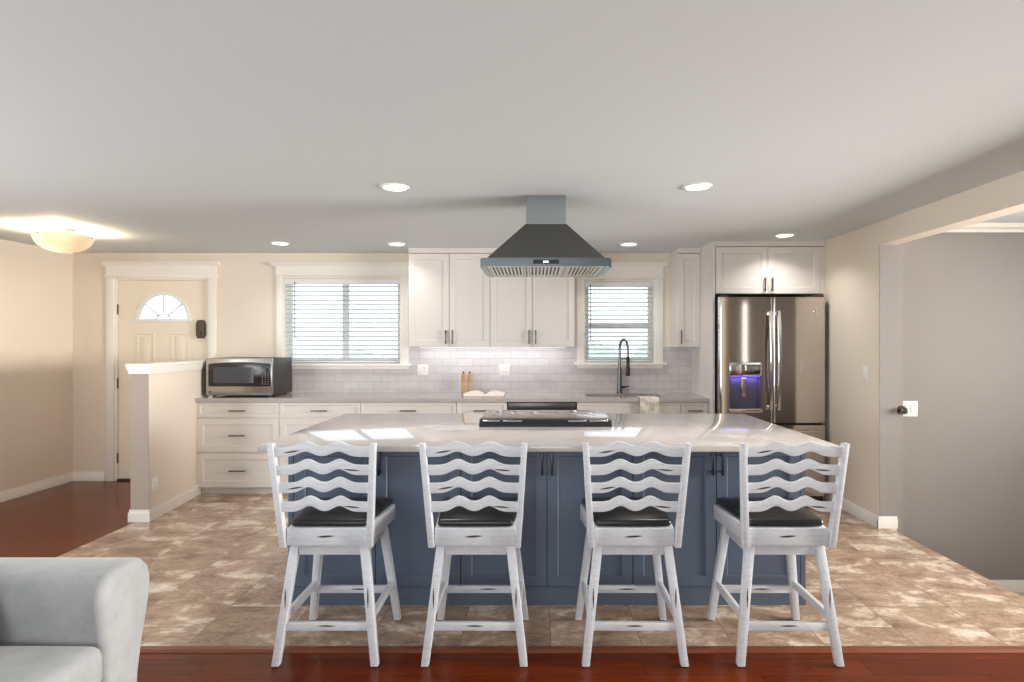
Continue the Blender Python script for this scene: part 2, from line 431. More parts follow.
DX0, DX1, DY0, DY1 = -4.450, -3.490, YB+.02, YB+.064
fc, fz, fr_ = -3.972, 1.722, .272
b = B()
box(b, DX0, DX1, DY0, DY1, .02, fz)
arch = [(fc + fr_*math.cos(a), fz + fr_*math.sin(a)) for a in [PI*k/28 for k in range(29)]]
prism(b, [(DX0, fz), (DX0, 2.142), (DX1, 2.142), (DX1, fz)] + arch, 'y', DY0, DY1)
leaf = obj('door_leaf', b, m_door, d)
def raised(bm, x0, x1, z0, z1):
    for (a, c, e, f) in ((x0, x1, z0, z0+.018), (x0, x1, z1-.018, z1), (x0, x0+.018, z0+.018, z1-.018), (x1-.018, x1, z0+.018, z1-.018)):
        box(bm, a, c, DY0-.007, DY0, e, f, bev=.003)
    box(bm, x0+.045, x1-.045, DY0-.005, DY0, z0+.045, z1-.045, bev=.004)
b = B()
for x0, x1 in ((-4.255, -4.06), (-3.885, -3.69)):
    raised(b, x0, x1, 1.02, 1.58); raised(b, x0, x1, .25, .90)
obj('door_panel', b, m_door, leaf)
b = B(); prism(b, arch, 'y', DY0+.018, DY0+.024); obj('fanlight_pane', b, m_glass, leaf)
b = B()
out = [(fc + (fr_+.02)*math.cos(a), fz + (fr_+.02)*math.sin(a)) for a in [PI*k/28 for k in range(29)]]
inn = [(fc + (fr_-.014)*math.cos(a), fz + (fr_-.014)*math.sin(a)) for a in [PI*k/28 for k in range(28,-1,-1)]]
prism(b, out+inn, 'y', DY0-.010, DY0+.012)
box(b, fc-fr_-.035, fc+fr_+.035, DY0-.012, DY0+.012, fz-.022, fz+.008, bev=.002)
for a in (PI*.225, PI/2, PI*.775):
    c, s = math.cos(a), math.sin(a); px, pz = -s*.008, c*.008
    prism(b, [(fc+c*.07+px, fz+s*.07+pz), (fc+c*fr_+px, fz+s*fr_+pz), (fc+c*fr_-px, fz+s*fr_-pz), (fc+c*.07-px, fz+s*.07-pz)], 'y', DY0, DY0+.014)
o1 = [(fc + .085*math.cos(a), fz + .065*math.sin(a)) for a in [PI*k/12 for k in range(13)]]
o2 = [(fc + .068*math.cos(a), fz + .05*math.sin(a)) for a in [PI*k/12 for k in range(12,-1,-1)]]
prism(b, o1+o2, 'y', DY0, DY0+.014)
obj('fanlight_frame', b, m_vinyl, leaf)
for z in (1.83, 1.04, .24):
    b = B(); box(b, -4.466, -4.450, DY0-.012, DY0+.004, z-.05, z+.05); tube(b, [(-4.456, DY0-.012, z-.055), (-4.456, DY0-.012, z+.055)], .007); obj('door_hinge', b, m_bronze, d)
b = B(); prism(b, [(-3.56-.045, 1.56), (-3.56-.03, 1.52), (-3.56+.03, 1.52), (-3.56+.045, 1.56), (-3.56+.045, 1.68), (-3.56+.03, 1.715), (-3.56-.03, 1.715), (-3.56-.045, 1.68)], 'y', DY0-.035, DY0, bev=.005)
lk = obj('door_lock', b, m_brownpl, leaf)
b = B(); lathe(b, [(.0, -.055), (.02, -.055), (.022, -.035)], (-3.56, DY0, 1.575), 20, 'y'); obj('lock_thumbturn', b, m_bronze, lk)

# ------------------------------------------------------------------ windows
def window(idx, o, left, right, double):
    """o = opening; left/right = outer casing edges"""
    x0, x1, z0, z1 = o
    r = struct_root('window_%d' % idx, ((x0+x1)/2, YB, z0))
    b = B()
    box(b, left, x0, YB-.022, YB, z0-.02, z1+.01, bev=.003); box(b, x1, right, YB-.022, YB, z0-.02, z1+.01, bev=.003)
    obj('window_casing', b, m_trim, r)
    b = B(); zt = z1+.01
    box(b, left-.015, right+.015, YB-.028, YB, zt, zt+.022, bev=.003); box(b, left, right, YB-.024, YB, zt+.022, 2.285)
    prism(b, [(YB, 2.285), (YB-.03, 2.285), (YB-.045, 2.305), (YB-.055, 2.312), (YB-.055, 2.325), (YB, 2.325)], 'x', left-.045, right+.045)
    obj('window_header', b, m_trim, r)
    b = B(); box(b, left-.03, right+.03, YB-.06, YB+.10, z0-.03, z0, bev=.004); box(b, left, right, YB-.02, YB, z0-.06, z0-.03)
    obj('window_sill', b, m_trim, r)
    b = B(); t = .012
    box(b, x0, x0+t, YB, YB+.13, z0, z1); box(b, x1-t, x1, YB, YB+.13, z0, z1); box(b, x0+t, x1-t, YB, YB+.13, z1-t, z1)
    obj('window_jamb', b, m_trim, r)
    b = B(); f = .045; y0, y1 = YB+.085, YB+.125
    box(b, x0+t, x0+t+f, y0, y1, z0, z1-t); box(b, x1-t-f, x1-t, y0, y1, z0, z1-t)
    box(b, x0+t+f, x1-t-f, y0, y1, z0, z0+f); box(b, x0+t+f, x1-t-f, y0, y1, z1-t-f, z1-t)
    if double: zm = 1.665; box(b, x0+t+f, x1-t-f, y0-.01, y1, zm-.025, zm+.025)
    else: xm = (x0+x1)/2+.01; box(b, xm-.03, xm+.03, y0-.01, y1, z0+f, z1-t-f)
    fr = obj('window_frame', b, m_vinyl, r)
    bx('window_pane', m_glass, r, x0+t+f, x1-t-f, YB+.10, YB+.105, z0+f, z1-t-f)
    return r
window(1, W1, -2.745, -1.335, False)
window(2, W2, .455, 1.375, True)

def blind(o, label, wand_x, n_sl, tilt):
    x0, x1, z0, z1 = o; x0 += .014; x1 -= .014; yc = YB+.04
    r = thing('window_blind', label, 'blinds', ((x0+x1)/2, yc, z1-.015), 'horizontal blinds in the kitchen windows')
    b = B(); box(b, x0, x1, yc-.032, yc+.028, z1-.075, z1-.014, bev=.003); obj('headrail', b, m_vinyl, r)
    b = B(); top, bot = z1-.10, z0+.045
    ca, sa = math.cos(tilt), math.sin(tilt)
    for i in range(n_sl):
        z = top + (bot-top)*i/(n_sl-1)
        q = B(); box(q, x0+.004, x1-.004, -.024, .024, -.0014, .0014)
        merge(b, q, 0, Matrix.Translation((0, yc, z)) @ Matrix.Rotation(tilt, 4, 'X'))
    obj('slats', b, m_slat, r)
    b = B(); box(b, x0+.002, x1-.002, yc-.024, yc+.024, z0+.006, z0+.024, bev=.004); obj('bottom_rail', b, m_vinyl, r)
    k = 4 if x1-x0 > 1 else 2
    for i in range(k):
        x = x0+.10 + (x1-x0-.20)*i/(k-1)
        for yy in (yc-.027, yc+.027):
            b = B(); tube(b, [(x, yy, z1-.07), (x, yy, z0+.02)], .0012, 6); obj('ladder_cord', b, m_slat, r)
    b = B(); tube(b, [(wand_x, yc-.036, z1-.05), (wand_x, yc-.037, z1-.66)], .0045, 8); obj('wand', b, m_slot, r)
    return r
blind(W1, 'wide white horizontal blind in the window above the microwave end of the counter', -2.56, 17, math.radians(20))
blind(W2, 'narrow white horizontal blind in the window behind the kitchen faucet', .605, 17, math.radians(20))

# ------------------------------------------------------------------ backsplash
b = B(); yy0, yy1 = YB-.008, YB
box(b, -3.30, 1.700, yy0, yy1, .94, 1.195)
box(b, -1.335, .455, yy0, yy1, 1.195, 1.43); box(b, 1.375, 1.700, yy0, yy1, 1.195, 1.43)
struct('wall_backsplash', b, m_tile)

# ------------------------------------------------------------------ cabinets
def shaker(bm, x0, x1, z0, z1, yf, rail=.057, t=.02, rec=.009):
    yb = yf+t
    box(bm, x0, x0+rail, yf, yb, z0, z1); box(bm, x1-rail, x1, yf, yb, z0, z1)
    box(bm, x0+rail, x1-rail, yf, yb, z0, z0+rail); box(bm, x0+rail, x1-rail, yf, yb, z1-rail, z1)
    k = .006
    x0 += rail; x1 -= rail; z0 += rail; z1 -= rail
    b = B()
    o = [(x0,z0),(x1,z0),(x1,z1),(x0,z1)]; i = [(x0+k,z0+k),(x1-k,z0+k),(x1-k,z1-k),(x0+k,z1-k)]
    vo = [b.verts.new((u, yf+.001, v)) for u, v in o]; vi = [b.verts.new((u, yf+rec, v)) for u, v in i]
    b.faces.new(vi)
    for q in range(4): b.faces.new((vo[q], vo[(q+1)%4], vi[(q+1)%4], vi[q]))
    bmesh.ops.recalc_face_normals(b, faces=b.faces[:])
    merge(bm, b, 0)
    box(bm, x0, x1, yf+rec+.001, yb, z0, z1)
def pull(cx, cz, yf, L, vert, parent, mat):
    b = B(); r = .0065
    if vert:
        box(b, cx-r, cx+r, yf-.034, yf-.022, cz-L/2, cz+L/2, bev=.002)
        for s in (-1, 1): box(b, cx-.005, cx+.005, yf-.024, yf, cz+s*L*.36-.005, cz+s*L*.36+.005)
    else:
        box(b, cx-L/2, cx+L/2, yf-.034, yf-.022, cz-r, cz+r, bev=.002)
        for s in (-1, 1): box(b, cx+s*L*.36-.005, cx+s*L*.36+.005, yf-.024, yf, cz-.005, cz+.005)
    return obj('handle', b, mat, parent)
FY = 5.695   # front of the base fronts
g = .0026
def drawer(root, x0, x1, z0, z1, yf=FY, mat=None, L=.155, handle=True, rail=.045, name='drawer'):
    b = B(); shaker(b, x0+g, x1-g, z0, z1, yf, rail if z1-z0 > .2 else .03)
    o = obj(name, b, m_cab, root)
    if handle: pull((x0+x1)/2, (z0+z1)/2 - (.008 if z1-z0 < .2 else 0), yf, L, False, o, m_pull)
def doorpanel(root, x0, x1, z0, z1, yf, hx, hz, L=.14, mat=None, hm=None):
    b = B(); shaker(b, x0+g, x1-g, z0, z1, yf); o = obj('door', b, mat or m_cab, root)
    pull(hx, hz, yf, L, True, o, hm or m_pull)
def base_cab(x0, x1, kind, name, label, group='base cabinets along the back wall'):
    r = thing(name, label, 'cabinet', ((x0+x1)/2, 6.0, 0), group)
    b = B()
    if kind == 'sink':
        box(b, x0+.001, x0+.02, FY+.02, 6.288, .07, .903); box(b, x1-.02, x1-.001, FY+.02, 6.288, .07, .903)
        box(b, x0+.02, x1-.02, FY+.02, 6.288, .07, .09); box(b, x0+.02, x1-.02, 6.27, 6.288, .09, .903); box(b, x0+.02, x1-.02, FY+.02, FY+.04, .09, .903)
    else: box(b, x0+.001, x1-.001, FY+.02, 6.288, .07, .903)
    obj('body', b, m_cab, r)
    bx('toe_kick', m_cab, r, x0+.001, x1-.001, FY+.075, FY+.10, 0, .07)
    T = (.755, .895); xm = (x0+x1)/2
    if kind == 'drawers':
        drawer(r, x0, x1, *T); drawer(r, x0, x1, .418, .738, rail=.057); drawer(r, x0, x1, .076, .400, rail=.057)
    elif kind == 'doors':
        drawer(r, x0, x1, *T)
        doorpanel(r, x0, xm, .076, .738, FY, xm-.035, .64); doorpanel(r, xm, x1, .076, .738, FY, xm+.035, .64)
    elif kind == 'sink':
        drawer(r, x0, x1, *T, handle=False, name='false_front')
        doorpanel(r, x0, xm, .076, .738, FY, xm-.035, .64); doorpanel(r, xm, x1, .076, .738, FY, xm+.035, .64)
    elif kind == 'narrow':
        drawer(r, x0, x1, *T, L=.14); doorpanel(r, x0, x1, .076, .738, FY, x0+.035, .64)
    return r
base_cab(-3.255, -2.461, 'drawers', 'drawer_cabinet', 'off-white three-drawer base cabinet under the microwave, beside the knee wall')
base_cab(-2.461, -1.675, 'drawers', 'drawer_cabinet', 'off-white base cabinet under the wide window, just right of the microwave cabinet')
base_cab(-1.675, -.748, 'doors', 'base_cabinet', 'widest off-white base cabinet behind the island, third from the knee wall')
base_cab(-.748, -.26, 'drawers', 'drawer_cabinet', 'narrow off-white drawer cabinet under the open book, left of the dishwasher')
base_cab(.415, 1.419, 'sink', 'sink_cabinet', 'off-white sink base cabinet with the towel hanging in front of it')
base_cab(1.419, 1.680, 'narrow', 'base_cabinet', 'narrowest off-white base cabinet, between the sink cabinet and the refrigerator panel')
# dishwasher
r = thing('dishwasher', 'stainless steel dishwasher under the counter between the drawers and sink cabinet', 'dishwasher', (.078, 6.0, 0))
bx('body', m_dark_side, r, -.258, .413, FY+.025, 6.28, .07, .9)
bx('door', m_steel, r, -.245, .400, FY-.002, FY+.025, .10, .80, bev=.004)
bx('control_panel', m_steel_dark, r, -.245, .400, FY+.002, FY+.025, .806, .895, bev=.003)
b = B(); tube(b, [(-.17, FY-.04, .775), (.325, FY-.04, .775)], .011)
for x in (-.15, .305): tube(b, [(x, FY-.04, .775), (x, FY, .775)], .007)
obj('handle', b, m_steel, r)
bx('toe_kick', m_black, r, -.245, .400, FY+.06, FY+.08, 0, .07)

# worktop with the sink cut-out
SX0, SX1, SY0, SY1 = .53, 1.28, 5.83, 6.19
b = B(); CF = 5.655
box(b, -3.262, SX0, CF, 6.291, .905, .94); box(b, SX1, 1.682, CF, 6.291, .905, .94)
box(b, SX0, SX1, CF, SY0, .905, .94); box(b, SX0, SX1, SY1, 6.291, .905, .94)
tag(obj('countertop', b, m_quartz), 'long white quartz countertop running along the tiled back wall', 'countertop')
# sink
r = thing('kitchen_sink', 'stainless undermount sink set in the back counter below the narrow window', 'sink', ((SX0+SX1)/2, (SY0+SY1)/2, .93))
b = B(); t = .012; zb = .70; zt = .9045
box(b, SX0, SX1, SY0, SY1, zb, zb+t); box(b, SX0, SX0+t, SY0, SY1, zb+t, zt); box(b, SX1-t, SX1, SY0, SY1, zb+t, zt)
box(b, SX0+t, SX1-t, SY0, SY0+t, zb+t, zt); box(b, SX0+t, SX1-t, SY1-t, SY1, zb+t, zt)
obj('basin', b, m_steel, r)
b = B(); lathe(b, [(.0, .004), (.03, .004), (.042, .0), (.042, -.01)], ((SX0+SX1)/2, (SY0+SY1)/2, zb+t), 24); obj('drain', b, m_chrome, r)

# uppers
UY = 5.97
def upper(x0, x1, label, nd=2, side='r', group='upper cabinets along the back wall'):
    r = thing('upper_cabinet', label, 'cabinet', ((x0+x1)/2, 6.13, 1.43), group)
    bx('body', m_cab, r, x0+.0005, x1-.0005, UY+.021, 6.2995, 1.43, 2.378)
    b = B(); box(b, x0+.0005, x1-.0005, UY-.004, 6.2995, 2.381, 2.4295); box(b, x0+.0005, x1-.0005, UY-.014, UY-.0042, 2.412, 2.4295)
    obj('crown', b, m_cab, r)
    xm = (x0+x1)/2
    if nd == 2:
        doorpanel(r, x0, xm, 1.437, 2.375, UY, xm-.034, 1.53); doorpanel(r, xm, x1, 1.437, 2.375, UY, xm+.034, 1.53)
    else:
        doorpanel(r, x0, x1, 1.437, 2.375, UY, x0+.03, 1.53)
    return r
upper(-1.27, -.445, 'off-white double-door upper cabinet beside the wide window')
upper(-.445, .41, 'off-white double-door upper cabinet seen below the range hood')
upper(1.457, 1.682, 'narrow single-door off-white upper cabinet between the faucet window and refrigerator', 1)
# under-cabinet light
r = thing('under_cabinet_light', 'slim light strip under the upper cabinets over the backsplash', 'light', (-.43, 6.2, 1.43))
bx('housing', m_plate, r, -1.20, .34, 6.16, 6.20, 1.4245, 1.43)
bx('led', m_led, r, -1.19, .33, 6.165, 6.195, 1.4235, 1.4245)
area('under_cabinet_glow', (-.43, 6.17, 1.421), (math.radians(12), 0, 0), 1.5, .03, 1.3, (.97, .95, 1.0))

# refrigerator enclosure
FU = 5.556
r = thing('refrigerator_cabinet', 'off-white double-door cabinet above the refrigerator, with a tall end panel at its left', 'cabinet', (2.215, 5.93, 1.935), 'upper cabinets along the back wall')
bx('side_panel', m_cab, r, 1.683, 1.703, 5.556, 6.2995, 0, 2.4295)
bx('body', m_cab, r, 1.704, 2.733, FU+.021, 6.2995, 1.935, 2.378)
b = B(); box(b, 1.704, 2.733, FU-.004, 6.2995, 2.381, 2.4295); box(b, 1.704, 2.733, FU-.014, FU-.0042, 2.412, 2.4295); obj('crown', b, m_cab, r)
xm = 2.203; doorpanel(r, 1.712, xm, 1.937, 2.375, FU, xm-.034, 2.02, .13); doorpanel(r, xm, 2.70, 1.937, 2.375, FU, xm+.034, 2.02, .13)
bx('filler_strip', m_cab, r, 2.702, 2.733, FU+.004, FU+.021, 1.937, 2.375)

# ------------------------------------------------------------------ refrigerator
FR0, FR1, FRY = 1.712, 2.687, 5.43
def curved(bm, x0, x1, z0, z1, yf, depth, bulge, hole=None, nseg=24, rnd=.014):
    xs = [x0 + (x1-x0)*i/nseg for i in range(nseg+1)]
    if hole: xs = sorted(set(xs + [hole[0], hole[1]]))
    xs = sorted(set(xs + [x0+rnd*.3, x0+rnd, x1-rnd, x1-rnd*.3]))
    def yfun(x):
        u = (2*x-x0-x1)/(x1-x0); y = yf + bulge*u*u
        e = min(x-x0, x1-x)
        if e < rnd: y += rnd*(1-math.sqrt(max(0, 1-((rnd-e)/rnd)**2)))
        return y
    zs = [z0, z1] if not hole else [z0, hole[2], hole[3], z1]
    b = B(); F = {}; Bk = {}
    for i, x in enumerate(xs):
        for j, z in enumerate(zs):
            F[i,j] = b.verts.new((x, yfun(x), z)); Bk[i,j] = b.verts.new((x, yf+depth, z))
    def inh(i, j): return hole and j == 1 and xs[i] >= hole[0]-1e-6 and xs[i+1] <= hole[1]+1e-6
    for i in range(len(xs)-1):
        for j in range(len(zs)-1):
            if inh(i, j): continue
            b.faces.new((F[i,j], F[i+1,j], F[i+1,j+1], F[i,j+1])); b.faces.new((Bk[i,j], Bk[i,j+1], Bk[i+1,j+1], Bk[i+1,j]))
        J = len(zs)-1
        b.faces.new((F[i,0], Bk[i,0], Bk[i+1,0], F[i+1,0])); b.faces.new((F[i,J], F[i+1,J], Bk[i+1,J], Bk[i,J]))
    I = len(xs)-1
    for j in range(len(zs)-1):
        b.faces.new((F[0,j], F[0,j+1], Bk[0,j+1], Bk[0,j])); b.faces.new((F[I,j], Bk[I,j], Bk[I,j+1], F[I,j+1]))
    bmesh.ops.recalc_face_normals(b, faces=b.faces[:])
    merge(bm, b, 0)
    return yfun
r = thing('refrigerator', 'dark stainless french-door refrigerator with lit water dispenser', 'refrigerator', (2.2, 5.8, 0))
bx('body', m_dark_side, r, FR0+.008, FR1-.008, FRY+.075, 6.25, .02, 1.885)
xm = 2.203
HO = (1.80, 2.093, .835, 1.29)
b = B(); yl = curved(b, FR0, xm-.003, .735, 1.892, FRY, .07, .004, HO); dl = obj('door', b, m_fridge, r)
b = B(); curved(b, xm+.003, FR1, .735, 1.892, FRY, .07, .004); dr = obj('door', b, m_fridge, r)
b = B(); curved(b, FR0, FR1, .06, .712, FRY, .07, .004); dw = obj('freezer_drawer', b, m_fridge, r)
bx('kick_grille', m_black, r, FR0+.02, FR1-.02, FRY+.03, FRY+.075, .0, .055)
for x in (FR0+.01, FR1-.09): bx('hinge_cover', m_dark_side, r, x, x+.08, FRY+.02, FRY+.16, 1.893, 1.912, bev=.004)
# bowed handles
for s, par in ((-1, dl), (1, dr)):
    hx = xm + s*.036; b = B()
    pts = []
    for k in range(17):
        u = k/16; z = .86 + u*.90
        pts.append((hx, FRY-.035-.035*math.sin(PI*u), z))
    q = B(); prev = None
    for (x, y, z) in pts:
        ring = [q.verts.new((x+a*.017, y+c*.010, z)) for a, c in ((-1,.8),(-.7,-.9),(.7,-.9),(1,.8))]
        if prev:
            for i in range(4): q.faces.new((prev[i], prev[(i+1)%4], ring[(i+1)%4], ring[i]))
        else: q.faces.new(ring[::-1])
        prev = ring
    q.faces.new(prev); bmesh.ops.recalc_face_normals(q, faces=q.faces[:]); merge(b, q, 0)
    for z in (.875, 1.745): box(b, hx-.013, hx+.013, FRY-.04, FRY+.02, z-.02, z+.02, bev=.003)
    obj('handle', b, m_handle, par)
b = B()
pts = [(FR0+.09+(FR1-FR0-.18)*k/16, FRY-.035-.03*math.sin(PI*k/16), .655) for k in range(17)]
tube(b, pts, .014, 10)
for x in (FR0+.10, FR1-.10): box(b, x-.02, x+.02, FRY-.04, FRY+.025, .642, .668, bev=.003)
obj('handle', b, m_handle, dw)
# dispenser (sub-parts of the left door)
hx0, hx1, hz0, hz1 = HO; zmid = 1.165
b = B()
box(b, hx0, hx0+.006, FRY+.004, FRY+.068, hz0, zmid); box(b, hx1-.006, hx1, FRY+.004, FRY+.068, hz0, zmid)
box(b, hx0+.006, hx1-.006, FRY+.060, FRY+.068, hz0, zmid); box(b, hx0+.006, hx1-.006, FRY+.005, FRY+.06, hz0, hz0+.01)
obj('dispenser_cavity', b, m_cav, dl)
b = B(); box(b, hx0, hx1, FRY-.012, FRY+.06, zmid, hz1, bev=.006); obj('dispenser_panel', b, m_chrome, dl)
b = B(); 
for k in range(3): box(b, 1.875, 1.945, FRY-.014, FRY-.0115, zmid+.03+.02*k, zmid+.036+.02*k)
obj('dispenser_icon', b, m_steel_dark, dl)
b = B(); box(b, hx0+.01, hx1-.01, FRY+.012, FRY+.055, zmid-.012, zmid-.0005); obj('dispenser_lamp', b, m_purple, dl)
b = B(); prism(b, [(1.915, zmid-.012), (1.965, zmid-.012), (1.957, .97), (1.923, .97)], 'y', FRY+.025, FRY+.04, bev=.003); obj('dispenser_paddle', b, m_steel, dl)
b = B(); box(b, hx0-.004, hx1+.004, FRY-.014, FRY+.03, hz0-.004, hz0+.03, bev=.004); obj('dispenser_tray', b, m_handle, dl)
area('dispenser_glow', (1.946, FRY+.035, zmid-.02), (0, 0, 0), .24, .03, .5, (.36, .25, 1.0))
# round badge
b = B(); lathe(b, [(.0, -.003), (.021, -.003), (.026, -.0045), (.030, -.003), (.031, .004)], (2.603, FRY+.0035, 1.762), 28, 'y')
bd = obj('badge', b, m_chrome, dr)
b = B()
tube(b, [(2.603+.012*math.cos(a)-.002, FRY-.0015, 1.762+.012*math.sin(a)) for a in [PI*.25+PI*1.5*k/12 for k in range(13)]], .0015, 6)
tube(b, [(2.603+.004, FRY-.0015, 1.762), (2.603+.011, FRY-.0015, 1.762), (2.603+.011, FRY-.0015, 1.754)], .0015, 6)
obj('badge_monogram', b, m_steel_dark, bd)

# ------------------------------------------------------------------ island
IY0, IY1 = 3.30, 4.37
IX = [-1.376, -.41, .553, 1.521]
names = ['slate blue island cabinet under the left end of the island top', 'slate blue island cabinet under the cooktop, the middle one of three', 'slate blue island cabinet at the refrigerator end of the island']
for i in range(3):
    x0, x1 = IX[i], IX[i+1]
    r = thing('island_cabinet', names[i], 'cabinet', ((x0+x1)/2, 3.83, 0), 'island cabinets facing the stools')
    bx('body', m_blue, r, x0+.0005, x1-.0005, IY0+.021, IY1, .10, .909)
    b = B(); box(b, x0+.0005, x1-.0005, IY0-.002, IY1-.05, 0, .088); box(b, x0+.0005, x1-.0005, IY0+.004, IY1-.05, .088, .10); obj('base_molding', b, m_blue, r)
    if i == 2: dx0, dx1, xs = x0, x1-.03, 1.02
    elif i == 0: dx0, dx1, xs = x0+.03, x1, -.888
    else: dx0, dx1, xs = x0, x1, .0725
    if i == 0: bx('end_stile', m_blue, r, x0+.0005, x0+.028, IY0+.002, IY0+.021, .10, .909)
    if i == 2: bx('end_stile', m_blue, r, x1-.028, x1-.0005, IY0+.002, IY0+.021, .10, .909)
    doorpanel(r, dx0, xs, .104, .890, IY0, xs-.027, .795, .13, m_blue, m_pull_dark)
    doorpanel(r, xs, dx1, .104, .890, IY0, xs+.027, .795, .13, m_blue, m_pull_dark)
b = B(); box(b, -1.412, 1.565, 3.007, 4.41, .910, .940, bev=.003)
tag(obj('island_countertop', b, m_quartz), 'wide white quartz island top above the slate blue cabinets', 'countertop')

# cooktop
r = thing('cooktop', 'low stainless and black cooktop on the middle of the island top', 'cooktop', (.072, 3.92, .94))
b = B(); prism(b, [(3.70, .941), (3.70, .948), (3.722, .984), (3.76, .988), (3.76, .941)], 'x', -.345, .489, bev=.003); fp = obj('front_panel', b, m_black, r)
b = B()
for x0, x1 in ((-.32, -.215), (-.195, -.075), (.215, .33), (.35, .465)):
    q = B(); box(q, x0, x1, -.003, .003, -.0045, .0045, bev=.001); merge(b, q, 0, Matrix.Translation((0, 3.7155, .974)) @ Matrix.Rotation(math.radians(-31), 4, 'X'))
obj('vent_slot', b, m_handle, fp)
b = B(); box(b, -.338, .482, 3.7605, 4.20, .941, .990, bev=.004); tp = obj('top_plate', b, m_steel, r)
b = B()
for cx, cy, rr in ((-.19, 3.88, .085), (-.19, 4.08, .07), (.072, 3.98, .10), (.335, 3.88, .07), (.335, 4.08, .085)):
    lathe(b, [(rr-.006, 0), (rr-.006, .0012), (rr, .0012), (rr, 0)], (cx, cy, .9901), 32, cap=False)
obj('burner_ring', b, m_steel_dark, tp)

# range hood
r = thing('range_hood', 'dark stainless pyramid range hood hanging from the ceiling above the island', 'range hood', (.078, 3.97, 1.945))
hx0, hx1, hy0, hy1 = -.322, .472, 3.67, 4.27
b = B()
def frustum(bm, lo, hi, z0, z1):
    q = B(); A = [q.verts.new((x, y, z0)) for x, y in ((lo[0],lo[2]),(lo[1],lo[2]),(lo[1],lo[3]),(lo[0],lo[3]))]
    C = [q.verts.new((x, y, z1)) for x, y in ((hi[0],hi[2]),(hi[1],hi[2]),(hi[1],hi[3]),(hi[0],hi[3]))]
    q.faces.new(A[::-1]); q.faces.new(C)
    for i in range(4): q.faces.new((A[i], A[(i+1)%4], C[(i+1)%4], C[i]))
    merge(bm, q, 0)
frustum(b, (hx0+.025, hx1-.025, hy0+.02, hy1-.02), (-.055, .211, 3.835, 4.105), 1.997, 2.24); obj('canopy', b, m_hood, r)
b = B(); box(b, -.052, .208, 3.84, 4.10, 2.24, 2.335); box(b, -.050, .206, 3.842, 4.098, 2.335, 2.4295); obj('chimney', b, m_chim, r)
b = B(); t = .02
box(b, hx0, hx1, hy0, hy0+t, 1.945, 1.997); box(b, hx0, hx1, hy1-t, hy1, 1.945, 1.997)
box(b, hx0, hx0+t, hy0+t, hy1-t, 1.945, 1.997); box(b, hx1-t, hx1, hy0+t, hy1-t, 1.945, 1.997)
box(b, hx0+t, hx1-t, hy0+t, hy1-t, 1.992, 1.997)
for s, x in ((-1, hx0), (1, hx1)): box(b, min(x, x+s*.016), max(x, x+s*.016), hy0+.05, hy1-.05, 1.944, 2.0)
rim = obj('rim', b, m_rim, r)
b = B(); box(b, -.005, .155, hy0-.004, hy0, 1.958, 1.985); cp = obj('control_panel', b, m_blackgl, r)
b = B()
for k, x in enumerate((.062, .074, .086)): box(b, x-.0035, x+.0035, hy0-.0052, hy0-.004, 1.966, 1.977)
obj('display', b, m_digit, cp)
w3 = (hx1-hx0-2*t)/3
for i in range(3):
    a = hx0+t+w3*i+.003; c = a+w3-.006
    b = B(); box(b, a, c, hy0+t, hy0+.07, 1.947, 1.956); box(b, a, c, hy1-.07, hy1-t, 1.947, 1.956)
    nb = 10
    for k in range(nb+1):
        x = a + (c-a)*k/nb; wd = .0075 if 0 < k < nb else .014
        box(b, max(a, x-wd), min(c, x+wd), hy0+.07, hy1-.07, 1.947, 1.954)
    f = obj('baffle_filter', b, m_baffle, r)
    bx('filter_tray', m_black, f, a, c, hy0+t, hy1-t, 1.968, 1.972)

